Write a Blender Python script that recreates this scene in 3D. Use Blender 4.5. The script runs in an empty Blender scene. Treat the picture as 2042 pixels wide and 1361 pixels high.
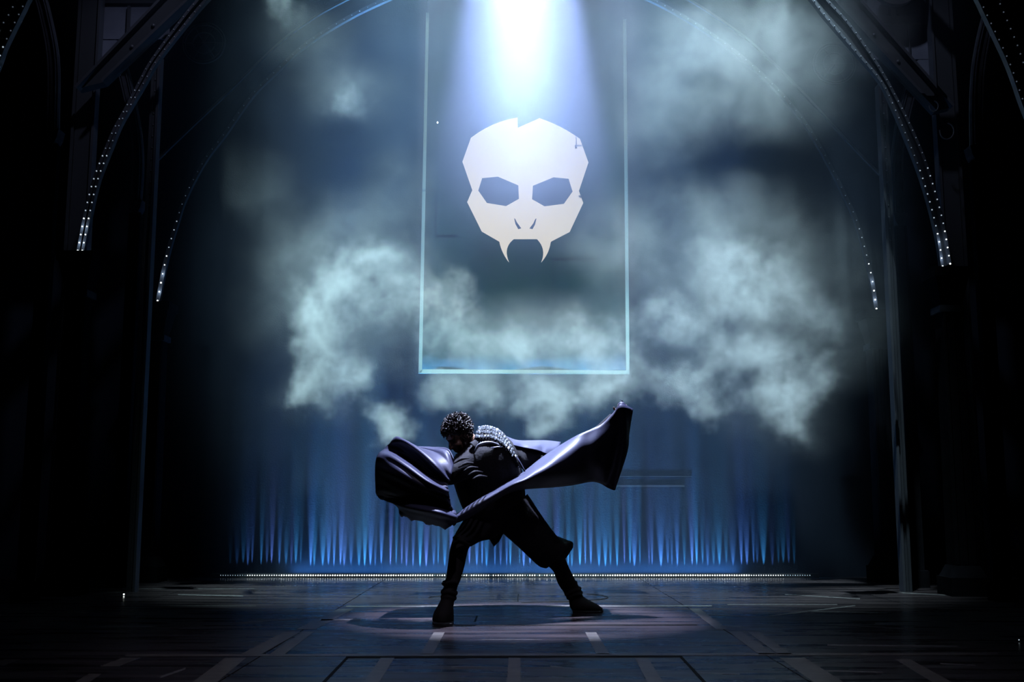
import bpy, bmesh, math, random
from mathutils import Vector, Matrix, Quaternion
random.seed(7)
scene = bpy.context.scene
COL = scene.collection

# ------------------------------------------------------------------ camera
F_PX, PX0, PY0, HORIZON, CAM_H = 2200.0, 1021.0, 680.5, 1000.0, 0.82
PITCH = math.atan((HORIZON - PY0) / F_PX)
CAM_X = -0.045
cam_d = bpy.data.cameras.new('camera')
cam_d.sensor_width = 36.0
cam_d.lens = F_PX / 2042.0 * 36.0
cam_d.clip_end = 100
cam = bpy.data.objects.new('camera', cam_d)
COL.objects.link(cam)
cam.location = (CAM_X, 0, CAM_H)
cam.rotation_euler = (math.radians(90) + PITCH, 0, 0)
scene.camera = cam

def ray(px, py):
    t = (PY0 - py) / F_PX
    s, c = math.sin(PITCH), math.cos(PITCH)
    return Vector(((px - PX0) / F_PX, c - t * s, s + t * c))
def at(px, py, Y):
    d = ray(px, py)
    k = Y / d.y
    return Vector((CAM_X + d.x * k, Y, CAM_H + d.z * k))
def on_floor(px, py, z=0.0):
    d = ray(px, py)
    k = (z - CAM_H) / d.z
    return Vector((CAM_X + d.x * k, d.y * k, z))

WALL_Y = on_floor(1021, 1153).y + 0.14          # backdrop plane, just behind the light strip
MAN_Y = on_floor(1021, 1234).y                  # the performer stands here

# ------------------------------------------------------------------ world, exposure, lights
w = bpy.data.worlds.new('dark_theatre'); scene.world = w
w.use_nodes = True
bg = w.node_tree.nodes['Background']
bg.inputs[0].default_value = (0.0003, 0.0004, 0.0006, 1)
bg.inputs[1].default_value = 1.0
vs = scene.view_settings
vs.view_transform = 'Standard'; vs.look = 'None'; vs.gamma = 1.0; vs.exposure = 0.0
vs.use_curve_mapping = False
cy = scene.cycles
cy.volume_bounces = 0
cy.max_bounces = 2; cy.diffuse_bounces = 0; cy.glossy_bounces = 2; cy.transparent_max_bounces = 4
cy.volume_step_rate = 10.0
cy.volume_max_steps = 48
cy.use_denoising = True
cy.use_adaptive_sampling = True; cy.adaptive_threshold = 0.08
SMOKE_DENSITY, HAZE_DENSITY = 4.6, 0.019
STREAK_W, WASH_W = 800.0, 50.0

def spot(name, loc, target, power, color, angle, blend=0.5, radius=0.05):
    l = bpy.data.lights.new(name, 'SPOT')
    l.energy = power; l.color = color
    l.spot_size = math.radians(angle); l.spot_blend = blend
    l.shadow_soft_size = radius
    o = bpy.data.objects.new(name, l); COL.objects.link(o)
    o.location = loc
    o.rotation_euler = (Vector(target) - Vector(loc)).to_track_quat('-Z', 'Y').to_euler()
    return o

MAN_X = 0.03
# overhead beam straight down on the performer
spot('overhead_beam_lamp', (MAN_X, MAN_Y + 0.30, 7.5), (MAN_X, MAN_Y - 0.02, 0), 22000, (0.60, 0.66, 1.0), 21, 0.5, 0.03)
spot('overhead_wide_lamp', (MAN_X - 0.02, MAN_Y + 0.45, 5.35), (MAN_X - 0.02, MAN_Y + 0.35, 0), 10500, (0.66, 0.78, 1.0), 23, 0.7, 0.28)
# unseen lamps added high on both sides to light the smoke
spot('smoke_fill_west', (-1.7, 7.4, 12.0), (-1.15, 10.3, 2.4), 24500, (0.60, 0.90, 1.0), 26, 1.0, 0.15)
spot('smoke_fill_east', (2.1, 7.4, 12.0), (1.65, 10.3, 2.5), 23000, (0.60, 0.86, 1.0), 27.5, 1.0, 0.15)
# invented blue wash from overhead, put in to brighten the lower backdrop
for x in (-1.5, 1.6):
    spot('backdrop_blue_fill', (x, WALL_Y - 2.2, 9.5), (x, WALL_Y, 0.75), 2300, (0.13, 0.42, 1.0), 25, 1.0, 0.1)
# weak lamps added out of view to lift the panes and upper set
spot('upper_set_fill', (-1.6, 7.6, 8.5), at(190, 120, WALL_Y - 2.2), 330, (0.62, 0.68, 1.0), 26, 0.9, 0.1)
spot('upper_set_fill', (1.8, 7.6, 8.5), at(1860, 120, WALL_Y - 2.2), 330, (0.62, 0.72, 1.0), 26, 0.9, 0.1)
# faint unseen front light, added so the near boards and tapes show
spot('front_floor_fill', (0.0, 2.5, 9.0), (0.0, 6.0, 0), 900, (0.80, 0.72, 1.0), 34, 1.0, 0.1)
# projector in the auditorium, aimed at the banner
BAN_C = at(1046, 390, WALL_Y - 0.12)
spot('banner_projector', (0.1, -3.0, 5.6), BAN_C, 10500, (0.98, 1.0, 0.98), 19, 0.2, 0.03)
def shutters(lamp, hx, hy, soft):
    # framing shutters of the projector: a soft-edged rectangular gate in the lamp's own direction space
    l = lamp.data; l.use_nodes = True; nt = l.node_tree
    em_ = nt.nodes['Emission']; tc = nt.nodes.new('ShaderNodeTexCoord')
    sp = nt.nodes.new('ShaderNodeSeparateXYZ'); nt.links.new(tc.outputs['Normal'], sp.inputs[0])
    res = None
    for ax, h in (('X', hx), ('Y', hy)):
        d = nt.nodes.new('ShaderNodeMath'); d.operation = 'DIVIDE'
        nt.links.new(sp.outputs[ax], d.inputs[0]); nt.links.new(sp.outputs['Z'], d.inputs[1])
        a = nt.nodes.new('ShaderNodeMath'); a.operation = 'ABSOLUTE'; nt.links.new(d.outputs[0], a.inputs[0])
        r = nt.nodes.new('ShaderNodeMapRange'); r.interpolation_type = 'SMOOTHSTEP'
        nt.links.new(a.outputs[0], r.inputs['Value'])
        r.inputs['From Min'].default_value = h; r.inputs['From Max'].default_value = h + soft
        r.inputs['To Min'].default_value = 1; r.inputs['To Max'].default_value = 0
        if res is None: res = r.outputs[0]
        else:
            m = nt.nodes.new('ShaderNodeMath'); m.operation = 'MULTIPLY'
            nt.links.new(res, m.inputs[0]); nt.links.new(r.outputs[0], m.inputs[1]); res = m.outputs[0]
    nt.links.new(res, em_.inputs['Strength'])
shutters(bpy.data.objects['banner_projector'], 0.070, 0.150, 0.012)

# ------------------------------------------------------------------ helpers
MATS = {}
def mat(name, color, rough=0.5, metal=0.0, spec=0.5, noise=None, bump=None, emit=None, sheen=0.0):
    m = bpy.data.materials.new(name); m.use_nodes = True
    nt = m.node_tree; b = nt.nodes['Principled BSDF']
    b.inputs['Base Color'].default_value = (*color, 1)
    b.inputs['Roughness'].default_value = rough
    b.inputs['Metallic'].default_value = metal
    b.inputs['Specular IOR Level'].default_value = spec
    if sheen:
        b.inputs['Sheen Weight'].default_value = sheen
        b.inputs['Sheen Roughness'].default_value = 0.4
    tc = nt.nodes.new('ShaderNodeTexCoord')
    if noise:
        sc, c2, amt = noise
        n = nt.nodes.new('ShaderNodeTexNoise'); n.inputs['Scale'].default_value = sc; n.inputs['Detail'].default_value = 6
        nt.links.new(tc.outputs['Object'], n.inputs['Vector'])
        r = nt.nodes.new('ShaderNodeMapRange'); r.inputs['From Min'].default_value = 0.35; r.inputs['From Max'].default_value = 0.7
        r.inputs['To Max'].default_value = amt
        nt.links.new(n.outputs['Fac'], r.inputs['Value'])
        mx = nt.nodes.new('ShaderNodeMix'); mx.data_type = 'RGBA'
        mx.inputs['A'].default_value = (*color, 1); mx.inputs['B'].default_value = (*c2, 1)
        nt.links.new(r.outputs['Result'], mx.inputs['Factor'])
        nt.links.new(mx.outputs['Result'], b.inputs['Base Color'])
    if bump:
        sc, st = bump
        n = nt.nodes.new('ShaderNodeTexNoise'); n.inputs['Scale'].default_value = sc; n.inputs['Detail'].default_value = 4
        nt.links.new(tc.outputs['Object'], n.inputs['Vector'])
        bp = nt.nodes.new('ShaderNodeBump'); bp.inputs['Strength'].default_value = st; bp.inputs['Distance'].default_value = 0.01
        nt.links.new(n.outputs['Fac'], bp.inputs['Height']); nt.links.new(bp.outputs['Normal'], b.inputs['Normal'])
    if emit:
        b.inputs['Emission Color'].default_value = (*emit[0], 1)
        b.inputs['Emission Strength'].default_value = emit[1]
        m.cycles.emission_sampling = 'NONE'
    MATS[name] = m
    return m

mat('black_drape', (0.014, 0.019, 0.028), 0.95, spec=0.0, noise=(1.2, (0.022, 0.028, 0.040), 0.6), bump=(60, 0.2))
mat('floor_board', (0.020, 0.0165, 0.0165), 0.33, spec=0.35)
mat('floor_under', (0.004, 0.004, 0.004), 0.8)
mat('floor_tape', (0.11, 0.10, 0.085), 0.36, spec=0.35, noise=(14, (0.05, 0.044, 0.04), 0.9))
mat('scuff_and_glint', (0.13, 0.12, 0.115), 0.4, noise=(30, (0.03, 0.028, 0.026), 0.9))
mat('black_tape', (0.003, 0.003, 0.003), 0.75, spec=0.1)
mat('steel', (0.045, 0.047, 0.055), 0.5, metal=0.3, noise=(5, (0.035, 0.036, 0.045), 0.8))
mat('steel_edge', (0.065, 0.068, 0.082), 0.55, metal=0.2, noise=(8, (0.04, 0.042, 0.05), 0.7))
mat('dark_steel', (0.018, 0.019, 0.023), 0.6, metal=0.2)
mat('stone', (0.009, 0.009, 0.011), 0.95, spec=0.0, noise=(7, (0.005, 0.005, 0.006), 0.8))
mat('rib_stone', (0.034, 0.034, 0.043), 0.85, spec=0.1, noise=(12, (0.017, 0.017, 0.02), 0.8))
mat('window_pane', (0.13, 0.14, 0.18), 0.5, noise=(2.2, (0.05, 0.055, 0.075), 0.8))
mat('banner_cloth', (0.010, 0.040, 0.036), 0.9, spec=0.1, noise=(1.5, (0.014, 0.030, 0.050), 0.7))
mat('banner_border', (0.28, 0.44, 0.42), 0.9, spec=0.1)
mat('emblem', (0.90, 0.82, 0.72), 0.9, spec=0.1)
mat('emblem_dark', (0.05, 0.07, 0.13), 0.9, spec=0.1)
mat('skin', (0.30, 0.17, 0.12), 0.5)
mat('hair', (0.014, 0.010, 0.009), 0.5, spec=0.3)
mat('eye_white', (0.6, 0.6, 0.6), 0.3)
mat('costume', (0.010, 0.010, 0.013), 0.8, spec=0.2, bump=(50, 0.3))
mat('cape_cloth', (0.029, 0.031, 0.057), 0.5, spec=0.25, bump=(25, 0.06))
mat('boot_leather', (0.008, 0.007, 0.007), 0.8, spec=0.2)
mat('armour_scale', (0.26, 0.29, 0.33), 0.3, metal=0.8)
mat('braid', (0.24, 0.25, 0.30), 0.4, metal=0.5)
mat('fitting_black', (0.01, 0.01, 0.01), 0.6)
mat('bulb_hot', (1, 1, 1), 0.4, emit=((0.93, 1.0, 0.97), 4.0))
mat('bulb_warm', (1, 1, 1), 0.4, emit=((0.9, 0.98, 1.0), 1.8))
mat('bulb_low', (1, 1, 1), 0.4, emit=((0.7, 0.85, 1.0), 0.5))
mat('bulb_faint', (0.7, 0.75, 0.8), 0.4, emit=((0.6, 0.75, 1.0), 0.1))
mat('bulb_off', (0.35, 0.37, 0.42), 0.3, emit=((0.6, 0.75, 1.0), 0.02))

def link(o, parent=None):
    COL.objects.link(o)
    if parent: o.parent = parent
    return o
def tag(o, label=None, cat=None, group=None, kind=None):
    if label: o['label'] = label
    if cat: o['category'] = cat
    if group: o['group'] = group
    if kind: o['kind'] = kind
    return o
def empty(name, loc, label=None, cat=None, group=None, kind=None):
    o = bpy.data.objects.new(name, None); o.empty_display_size = 0.1
    o.location = loc; COL.objects.link(o)
    bpy.context.view_layer.update()
    return tag(o, label, cat, group, kind)
def obj(name, bm, m, parent=None, smooth=False):
    me = bpy.data.meshes.new(name)
    bmesh.ops.recalc_face_normals(bm, faces=bm.faces[:])
    if parent is not None:
        bm.transform(Matrix.Translation(-parent_world(parent)))
    bm.to_mesh(me); bm.free()
    me.materials.append(MATS[m])
    if smooth:
        for p in me.polygons: p.use_smooth = True
    return link(bpy.data.objects.new(name, me), parent)
def parent_world(p):
    v = Vector(p.location)
    while p.parent:
        p = p.parent; v += Vector(p.location)
    return v
def mesh_obj(name, me, parent, loc):
    o = bpy.data.objects.new(name, me); link(o, parent)
    o.location = Vector(loc) - (parent_world(parent) if parent else Vector((0, 0, 0)))
    return o
def add_box(bm, lo, hi):
    vs_ = [bm.verts.new((x, y, z)) for x in (lo[0], hi[0]) for y in (lo[1], hi[1]) for z in (lo[2], hi[2])]
    for f in ((0,1,3,2),(4,6,7,5),(0,4,5,1),(2,3,7,6),(0,2,6,4),(1,5,7,3)):
        bm.faces.new([vs_[i] for i in f])
def add_prism(bm, pts, off):
    """closed outline pts (list of Vector) extruded by vector off"""
    a = [bm.verts.new(p) for p in pts]; b = [bm.verts.new(Vector(p) + off) for p in pts]
    n = len(pts)
    bm.faces.new(a); bm.faces.new(b[::-1])
    for i in range(n):
        bm.faces.new((a[i], b[i], b[(i+1) % n], a[(i+1) % n]))
def add_tube(bm, pts, radii, seg=8, cap=True):
    pts = [Vector(p) for p in pts]; n = len(pts)
    if not hasattr(radii, '__len__'): radii = [radii] * n
    rings = []
    up = Vector((0.13, 0.97, 0.21))
    for i, p in enumerate(pts):
        t = (pts[min(i+1, n-1)] - pts[max(i-1, 0)]).normalized()
        a = t.cross(up)
        if a.length < 1e-4: a = t.cross(Vector((1, 0, 0)))
        a.normalize(); b = t.cross(a)
        rings.append([bm.verts.new(p + (a*math.cos(k*2*math.pi/seg) + b*math.sin(k*2*math.pi/seg)) * radii[i]) for k in range(seg)])
    for i in range(n-1):
        for k in range(seg):
            bm.faces.new((rings[i][k], rings[i][(k+1) % seg], rings[i+1][(k+1) % seg], rings[i+1][k]))
    if cap:
        bm.faces.new(rings[0]); bm.faces.new(rings[-1][::-1])
def add_ball(bm, c, r, u=14, v=9, m3=None):
    if not hasattr(r, '__len__'): r = (r, r, r)
    mtx = Matrix.Translation(c) @ (m3.to_4x4() if m3 else Matrix()) @ Matrix.Diagonal((*r, 1))
    bmesh.ops.create_uvsphere(bm, u_segments=u, v_segments=v, radius=1, matrix=mtx)
def catmull(pts, sub):
    """pts: list of tuples / Vectors; returns a denser list"""
    pts = [Vector(p) for p in pts]; out = []
    n = len(pts)
    for i in range(n-1):
        p0 = pts[i-1] if i else pts[0]*2 - pts[1]
        p1, p2 = pts[i], pts[i+1]
        p3 = pts[i+2] if i+2 < n else pts[-1]*2 - pts[-2]
        for s in range(sub):
            t = s/sub
            out.append(0.5*((2*p1) + (p2-p0)*t + (2*p0-5*p1+4*p2-p3)*t*t + (-p0+3*p1-3*p2+p3)*t**3))
    out.append(pts[-1].copy())
    return out
def sweep_rect(bm, path, wid, dep):
    """sweep a rectangle along a path lying in a plane y = const; wid in the plane, dep along y"""
    n = len(path); rings = []
    for i, p in enumerate(path):
        t = (path[min(i+1, n-1)] - path[max(i-1, 0)]).normalized()
        s = Vector((-t.z, 0, t.x)); s.normalize()
        wd = wid[i] if hasattr(wid, '__len__') else wid
        rings.append([bm.verts.new(p + s*a*wd/2 + Vector((0, b*dep/2, 0))) for a, b in ((-1,-1),(1,-1),(1,1),(-1,1))])
    for i in range(n-1):
        for k in range(4):
            bm.faces.new((rings[i][k], rings[i][(k+1) % 4], rings[i+1][(k+1) % 4], rings[i+1][k]))
    bm.faces.new(rings[0]); bm.faces.new(rings[-1][::-1])
def bulb_mesh(name, r, m):
    bm = bmesh.new(); bmesh.ops.create_icosphere(bm, subdivisions=1, radius=r)
    me = bpy.data.meshes.new(name); bm.to_mesh(me); bm.free(); me.materials.append(MATS[m])
    for p in me.polygons: p.use_smooth = True
    return me

# ------------------------------------------------------------------ floor with its panels
def floor_material():
    m = MATS['floor_board']; nt = m.node_tree; b = nt.nodes['Principled BSDF']
    tc = nt.nodes.new('ShaderNodeTexCoord'); mp = nt.nodes.new('ShaderNodeMapping')
    mp.inputs['Scale'].default_value = (0.5, 4.0, 1.0)
    geo = nt.nodes.new('ShaderNodeNewGeometry')
    nt.links.new(geo.outputs['Position'], mp.inputs['Vector'])
    n = nt.nodes.new('ShaderNodeTexNoise'); n.inputs['Scale'].default_value = 2.2; n.inputs['Detail'].default_value = 8
    nt.links.new(mp.outputs['Vector'], n.inputs['Vector'])
    cr = nt.nodes.new('ShaderNodeValToRGB')
    cr.color_ramp.elements[0].position = 0.3; cr.color_ramp.elements[0].color = (0.005, 0.0045, 0.0055, 1)
    cr.color_ramp.elements[1].position = 0.72; cr.color_ramp.elements[1].color = (0.040, 0.029, 0.029, 1)
    nt.links.new(n.outputs['Fac'], cr.inputs['Fac']); nt.links.new(cr.outputs['Color'], b.inputs['Base Color'])
    r = nt.nodes.new('ShaderNodeMapRange'); r.inputs['From Min'].default_value = 0.3; r.inputs['From Max'].default_value = 0.75
    r.inputs['To Min'].default_value = 0.20; r.inputs['To Max'].default_value = 0.42
    nt.links.new(n.outputs['Fac'], r.inputs['Value']); nt.links.new(r.outputs['Result'], b.inputs['Roughness'])
    n2 = nt.nodes.new('ShaderNodeTexNoise'); n2.inputs['Scale'].default_value = 9; n2.inputs['Detail'].default_value = 5
    nt.links.new(mp.outputs['Vector'], n2.inputs['Vector'])
    bp = nt.nodes.new('ShaderNodeBump'); bp.inputs['Strength'].default_value = 0.06; bp.inputs['Distance'].default_value = 0.01
    nt.links.new(n2.outputs['Fac'], bp.inputs['Height']); nt.links.new(bp.outputs['Normal'], b.inputs['Normal'])
floor_material()
bm = bmesh.new(); add_box(bm, (-9, 1.0, -0.12), (9, 13.6, -0.012))
floor = obj('floor', bm, 'floor_under'); tag(floor, kind='structure')
ys = [1.0, 4.6, on_floor(1021, 1309).y, on_floor(1021, 1259).y, on_floor(1021, 1210).y, 10.3, 13.6]
xs = [-9, -6.2, on_floor(330, 1309).x - 1.2, on_floor(520, 1309).x, on_floor(1530, 1309).x, on_floor(1750, 1309).x + 1.2, 6.2, 9]
TR = [on_floor(693, 1311), on_floor(1357, 1311), on_floor(1403, 1361), on_floor(645, 1361)]
for j in range(len(ys) - 1):
    for i in range(len(xs) - 1):
        bm = bmesh.new()
        g = 0.004
        add_box(bm, (xs[i]+g, ys[j]+g, -0.012), (xs[i+1]-g, ys[j+1]-g, 0.0))
        obj('floor_panel', bm, 'floor_board', floor)

def floor_quad(name, pix, m, z=0.0012):
    bm = bmesh.new()
    add_prism(bm, [on_floor(x, y, 0.0002) for x, y in pix], Vector((0, 0, z)))
    return obj(name, bm, m, floor)
def strip_px(x0, y0, x1, y1, w0, w1, m='floor_tape', name='tape_and_glint'):
    return floor_quad(name, [(x0-w0/2, y0), (x0+w0/2, y0), (x1+w1/2, y1), (x1-w1/2, y1)], m)
strip_px(1026, 1313, 1024, 1375, 24, 28)
strip_px(876, 1262, 850, 1306, 22, 26); strip_px(1178, 1262, 1203, 1306, 22, 26)
strip_px(773, 1313, 735, 1370, 27, 32); strip_px(1279, 1313, 1312, 1370, 26, 32)
strip_px(583, 1261, 500, 1306, 34, 40); strip_px(615, 1261, 552, 1306, 22, 30)
strip_px(1466, 1261, 1530, 1306, 26, 34); strip_px(1502, 1261, 1566, 1306, 22, 28)
strip_px(470, 1313, 395, 1372, 42, 50); strip_px(1580, 1313, 1668, 1372, 50, 62)
strip_px(690, 1215, 610, 1256, 30, 38); strip_px(1385, 1215, 1440, 1256, 20, 24)
strip_px(262, 1313, 218, 1330, 36, 38); strip_px(26, 1316, -10, 1328, 30, 34)
strip_px(190, 1345, 150, 1370, 26, 30); strip_px(1800, 1316, 1890, 1368, 30, 40)
# tape lines that run across the stage, and one painted glint
floor_quad('tape_and_glint', [(250, 1306), (1990, 1303), (1990, 1307), (250, 1310)], 'floor_tape')
floor_quad('tape_and_glint', [(690, 1209), (1420, 1208), (1420, 1210.5), (690, 1211.5)], 'scuff_and_glint')  # shine along the floor ridge, painted as a pale strip
floor_quad('tape_and_glint', [(640, 1236), (720, 1235.5), (720, 1238), (640, 1238.5)], 'scuff_and_glint')
# black outline of the trap panel
for a, b in (((690, 1312), (1360, 1310)),):
    floor_quad('trap_seam', [(a[0], a[1]-1.5), (b[0], b[1]-1.5), (b[0], b[1]+1.5), (a[0], a[1]+1.5)], 'black_tape', 0.0016)
floor_quad('trap_seam', [(690, 1312), (696, 1312), (636, 1376), (628, 1376)], 'black_tape', 0.0016)
floor_quad('trap_seam', [(1354, 1310), (1360, 1310), (1422, 1376), (1414, 1376)], 'black_tape', 0.0016)
floor_quad('trap_seam', [(905, 1247), (1390, 1246), (1390, 1248), (905, 1249)], 'black_tape', 0.0016)
floor_quad('trap_seam', [(950, 1229), (953, 1229), (949, 1241), (945, 1241)], 'black_tape', 0.0016)
# thin dark pen marks around the performer's spot
def pen(pts, wd=1.2):
    bm = bmesh.new(); add_tube(bm, [on_floor(x, y, 0.001) for x, y in catmull2(pts, 4)], 0.004, 5); obj('pen_mark', bm, 'black_tape', floor)
def catmull2(pts, n): return [(v.x, v.y) for v in catmull([(x, y, 0) for x, y in pts], n)]
pen([(855, 1193), (862, 1191), (890, 1188.5)]); pen([(1034, 1186), (1032.5, 1193), (1033, 1201)]); pen([(1170, 1186), (1195, 1187.5), (1213, 1192), (1200, 1196), (1175, 1198)]); pen([(1040, 1203), (1090, 1201.5), (1135, 1200.5)])
# scuffs and scratches left on the boards
def scratch(px, py, ln, tilt, wd):
    floor_quad('scuff_mark', [(px-ln/2, py-tilt*ln/2), (px+ln/2, py+tilt*ln/2), (px+ln/2, py+tilt*ln/2+wd), (px-ln/2, py-tilt*ln/2+wd)], 'scuff_and_glint', 0.0008)
for px, py, ln, tilt, wd in [
    (300, 1208.5, 420, 0.001, 1.0), (330, 1174.5, 360, 0, 0.8), (230, 1249, 150, -0.012, 3), (70, 1239, 70, -0.03, 2), (200, 1183, 80, -0.05, 1.6),
    (320, 1225, 130, -0.04, 1.6), (140, 1218, 70, 0.15, 2), (420, 1187, 130, 0.02, 2), (560, 1236, 160, -0.07, 2), (345, 1341, 50, -0.35, 4),
    (1640, 1190, 150, 0.06, 1.4), (1560, 1206, 220, 0, 1.2), (1620, 1218, 170, -0.12, 2), (1520, 1231, 230, 0.05, 1.4), (1690, 1221, 160, 0.02, 1.4),
    (1790, 1243, 90, 0, 4), (1740, 1250, 170, 0.05, 1.2), (1880, 1240, 260, 0.02, 1.2), (1850, 1185, 150, 0.05, 1.6), (1700, 1339, 120, 0.03, 2),
    (1430, 1343, 90, 0.02, 2), (1910, 1325, 70, 0.05, 2), (1780, 1287, 260, 0.01, 3), (1020, 1276, 120, 0, 1), (1023, 1282.5, 10, 0, 2), (700, 1276, 60, 0.1, 1),
    (930, 1330, 60, 0, 1.5), (880, 1332, 2.5, 5, 2), (1110, 1330, 26, 0.1, 2), (640, 1285, 5, 0, 2), (1900, 1224, 12, 0, 1), (1820, 1222, 12, 0, 1)]:
    scratch(px, py, ln, tilt, wd)

# ------------------------------------------------------------------ back wall (dark backdrop)
bm = bmesh.new(); add_box(bm, (-9, WALL_Y, -0.012), (9, WALL_Y + 0.15, 9.0))
wall = obj('wall_back', bm, 'black_drape'); tag(wall, kind='structure')
for nm, x in (('wall_left', -8.6), ('wall_right', 8.4)):
    bm = bmesh.new(); add_box(bm, (x, 3.5, 0.0), (x + 0.2, WALL_Y, 9.0))
    tag(obj(nm, bm, 'black_drape'), kind='structure')
# pale cloth seams across the backdrop behind the cape
for a, b, y, h in ((1222, 1380, 951, 1.4), (1222, 1365, 970, 4)):
    p, q = at(a, y, WALL_Y), at(b, y, WALL_Y)
    bm = bmesh.new(); add_box(bm, (p.x, WALL_Y - 0.004, p.z - h*0.0055/2), (q.x, WALL_Y - 0.0003, p.z + h*0.0055/2))
    obj('cloth_seam', bm, 'steel', wall)

# ------------------------------------------------------------------ hanging banner with its emblem
BY = WALL_Y - 0.10
bl, br = at(838, 746, BY), at(1255, 746, BY)
top = at(1046, -260, BY).z
tlx, trx = at(852, 25, BY).x, at(1246, 38, BY).x
ban = empty('hanging_banner', ((bl.x+br.x)/2, BY, bl.z), 'tall dark green hanging banner with pale green border and white skull mask emblem', 'banner')
bm = bmesh.new()
N = 24
rows = []
for k in range(N+1):
    z = bl.z + (top - bl.z)*k/N
    f = (z - bl.z)/(at(1046, 30, BY).z - bl.z)
    xl = bl.x + (tlx - bl.x)*min(f, 1.05); xr = br.x + (trx - br.x)*min(f, 1.05)
    rows.append([Vector((xl + (xr-xl)*i/12, BY + 0.004*math.sin(i*1.1 + k*0.35), z)) for i in range(13)])
vv = [[bm.verts.new(p) for p in r] for r in rows]
for a in range(N):
    for b in range(12): bm.faces.new((vv[a][b], vv[a][b+1], vv[a+1][b+1], vv[a+1][b]))
cloth = obj('cloth', bm, 'banner_cloth', ban, True)
sm = cloth.modifiers.new('thickness', 'SOLIDIFY'); sm.thickness = 0.008
bm = bmesh.new(); add_tube(bm, [(tlx-0.08, BY, top), (trx+0.08, BY, top)], 0.025, 10); obj('hanging_rod', bm, 'steel', ban)
YF = BY - 0.018  # projected picture and border put into the banner's colour as flat pieces
def flat(name, pix, m, yy=YF, parent=ban, th=0.004):
    bm = bmesh.new(); add_prism(bm, [at(x, y, yy) for x, y in pix], Vector((0, th, 0)))
    return obj(name, bm, m, parent)
flat('border_strip', [(849.5, 25), (855.5, 25), (841.5, 741), (834.5, 746)], 'banner_border')
flat('border_strip', [(1242.5, 38), (1249, 38), (1255.5, 747), (1248.5, 741)], 'banner_border')
flat('border_strip', [(841.5, 737), (1248.5, 739), (1255.5, 747), (834.5, 745)], 'banner_border')
def E(x, y): return (820 + x/2.4304, 200 + y/2.4304)
def arc(p, c, q, n=8):
    return [((1-t)**2*p[0]+2*t*(1-t)*c[0]+t*t*q[0], (1-t)**2*p[1]+2*t*(1-t)*c[1]+t*t*q[1]) for t in [k/n for k in range(n+1)]]
outline = ([(517, 133)] + arc((622, 87), (728, 122), (818, 187), 6) + [(859, 302), (813, 440), (834, 498), (768, 639), (679, 685)]
           + arc((676, 690), (668, 745), (630, 787), 8) + arc((632, 780), (655, 720), (610, 674), 8)
           + arc((497, 674), (443, 715), (475, 787), 9) + arc((470, 782), (436, 735), (427, 686), 7)
           + [(342, 637), (271, 494), (296, 436), (248, 298), (289, 183)] + arc((292, 180), (390, 105), (515, 83), 6))
flat('skull_emblem', [E(*p) for p in outline], 'emblem')
em = bpy.data.objects['skull_emblem']
tri = em.modifiers.new('tri', 'TRIANGULATE'); tri.ngon_method = 'CLIP'
for pts in ([(344, 378), (420, 371), (519, 413), (522, 478), (460, 513), (367, 498), (325, 438)],
            [(763, 381), (690, 374), (590, 415), (586, 480), (646, 514), (740, 502), (782, 443)]):
    flat('eye_socket', [E(*p) for p in pts], 'emblem_dark', YF - 0.003)
flat('nostril', [E(*p) for p in [(499, 573), (504, 575), (512, 592), (533, 621), (519, 625), (505, 600)]], 'emblem_dark', YF - 0.003)
flat('nostril', [E(*p) for p in [(607, 573), (601, 577), (592, 597), (573, 622), (588, 625), (600, 603)]], 'emblem_dark', YF - 0.003)

# ------------------------------------------------------------------ light strip along the foot of the backdrop
SY = WALL_Y - 0.14
p0, p1 = at(440, 1153.5, SY), at(1615, 1152.5, SY)
strip = empty('light_strip', ((p0.x+p1.x)/2, SY, 0), 'low row of tiny white bulbs along the floor at the foot of the backdrop', 'light strip')
bm = bmesh.new(); add_box(bm, (p0.x - 0.1, SY + 0.006, 0.0), (p1.x + 0.1, SY + 0.04, 0.045)); obj('housing', bm, 'fitting_black', strip)
NB = 243
hot = {k: bulb_mesh('bulb_' + k, r, m) for k, r, m in (('a', 0.0082, 'bulb_hot'), ('b', 0.0072, 'bulb_hot'), ('c', 0.0065, 'bulb_warm'), ('d', 0.005, 'bulb_low'))}
rb = random.Random(3)
for i in range(NB):
    f = i/(NB-1); e = min(f, 1-f)
    x = p0.x + (p1.x-p0.x)*f
    k = 'd' if e < 0.045 else 'c' if e < 0.10 else rb.choice('aab')
    if 0.36 < f < 0.66: k = rb.choice('bbbbccd')
    mesh_obj('bulb', hot[k], strip, (x, SY - 0.004, 0.026))
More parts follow.
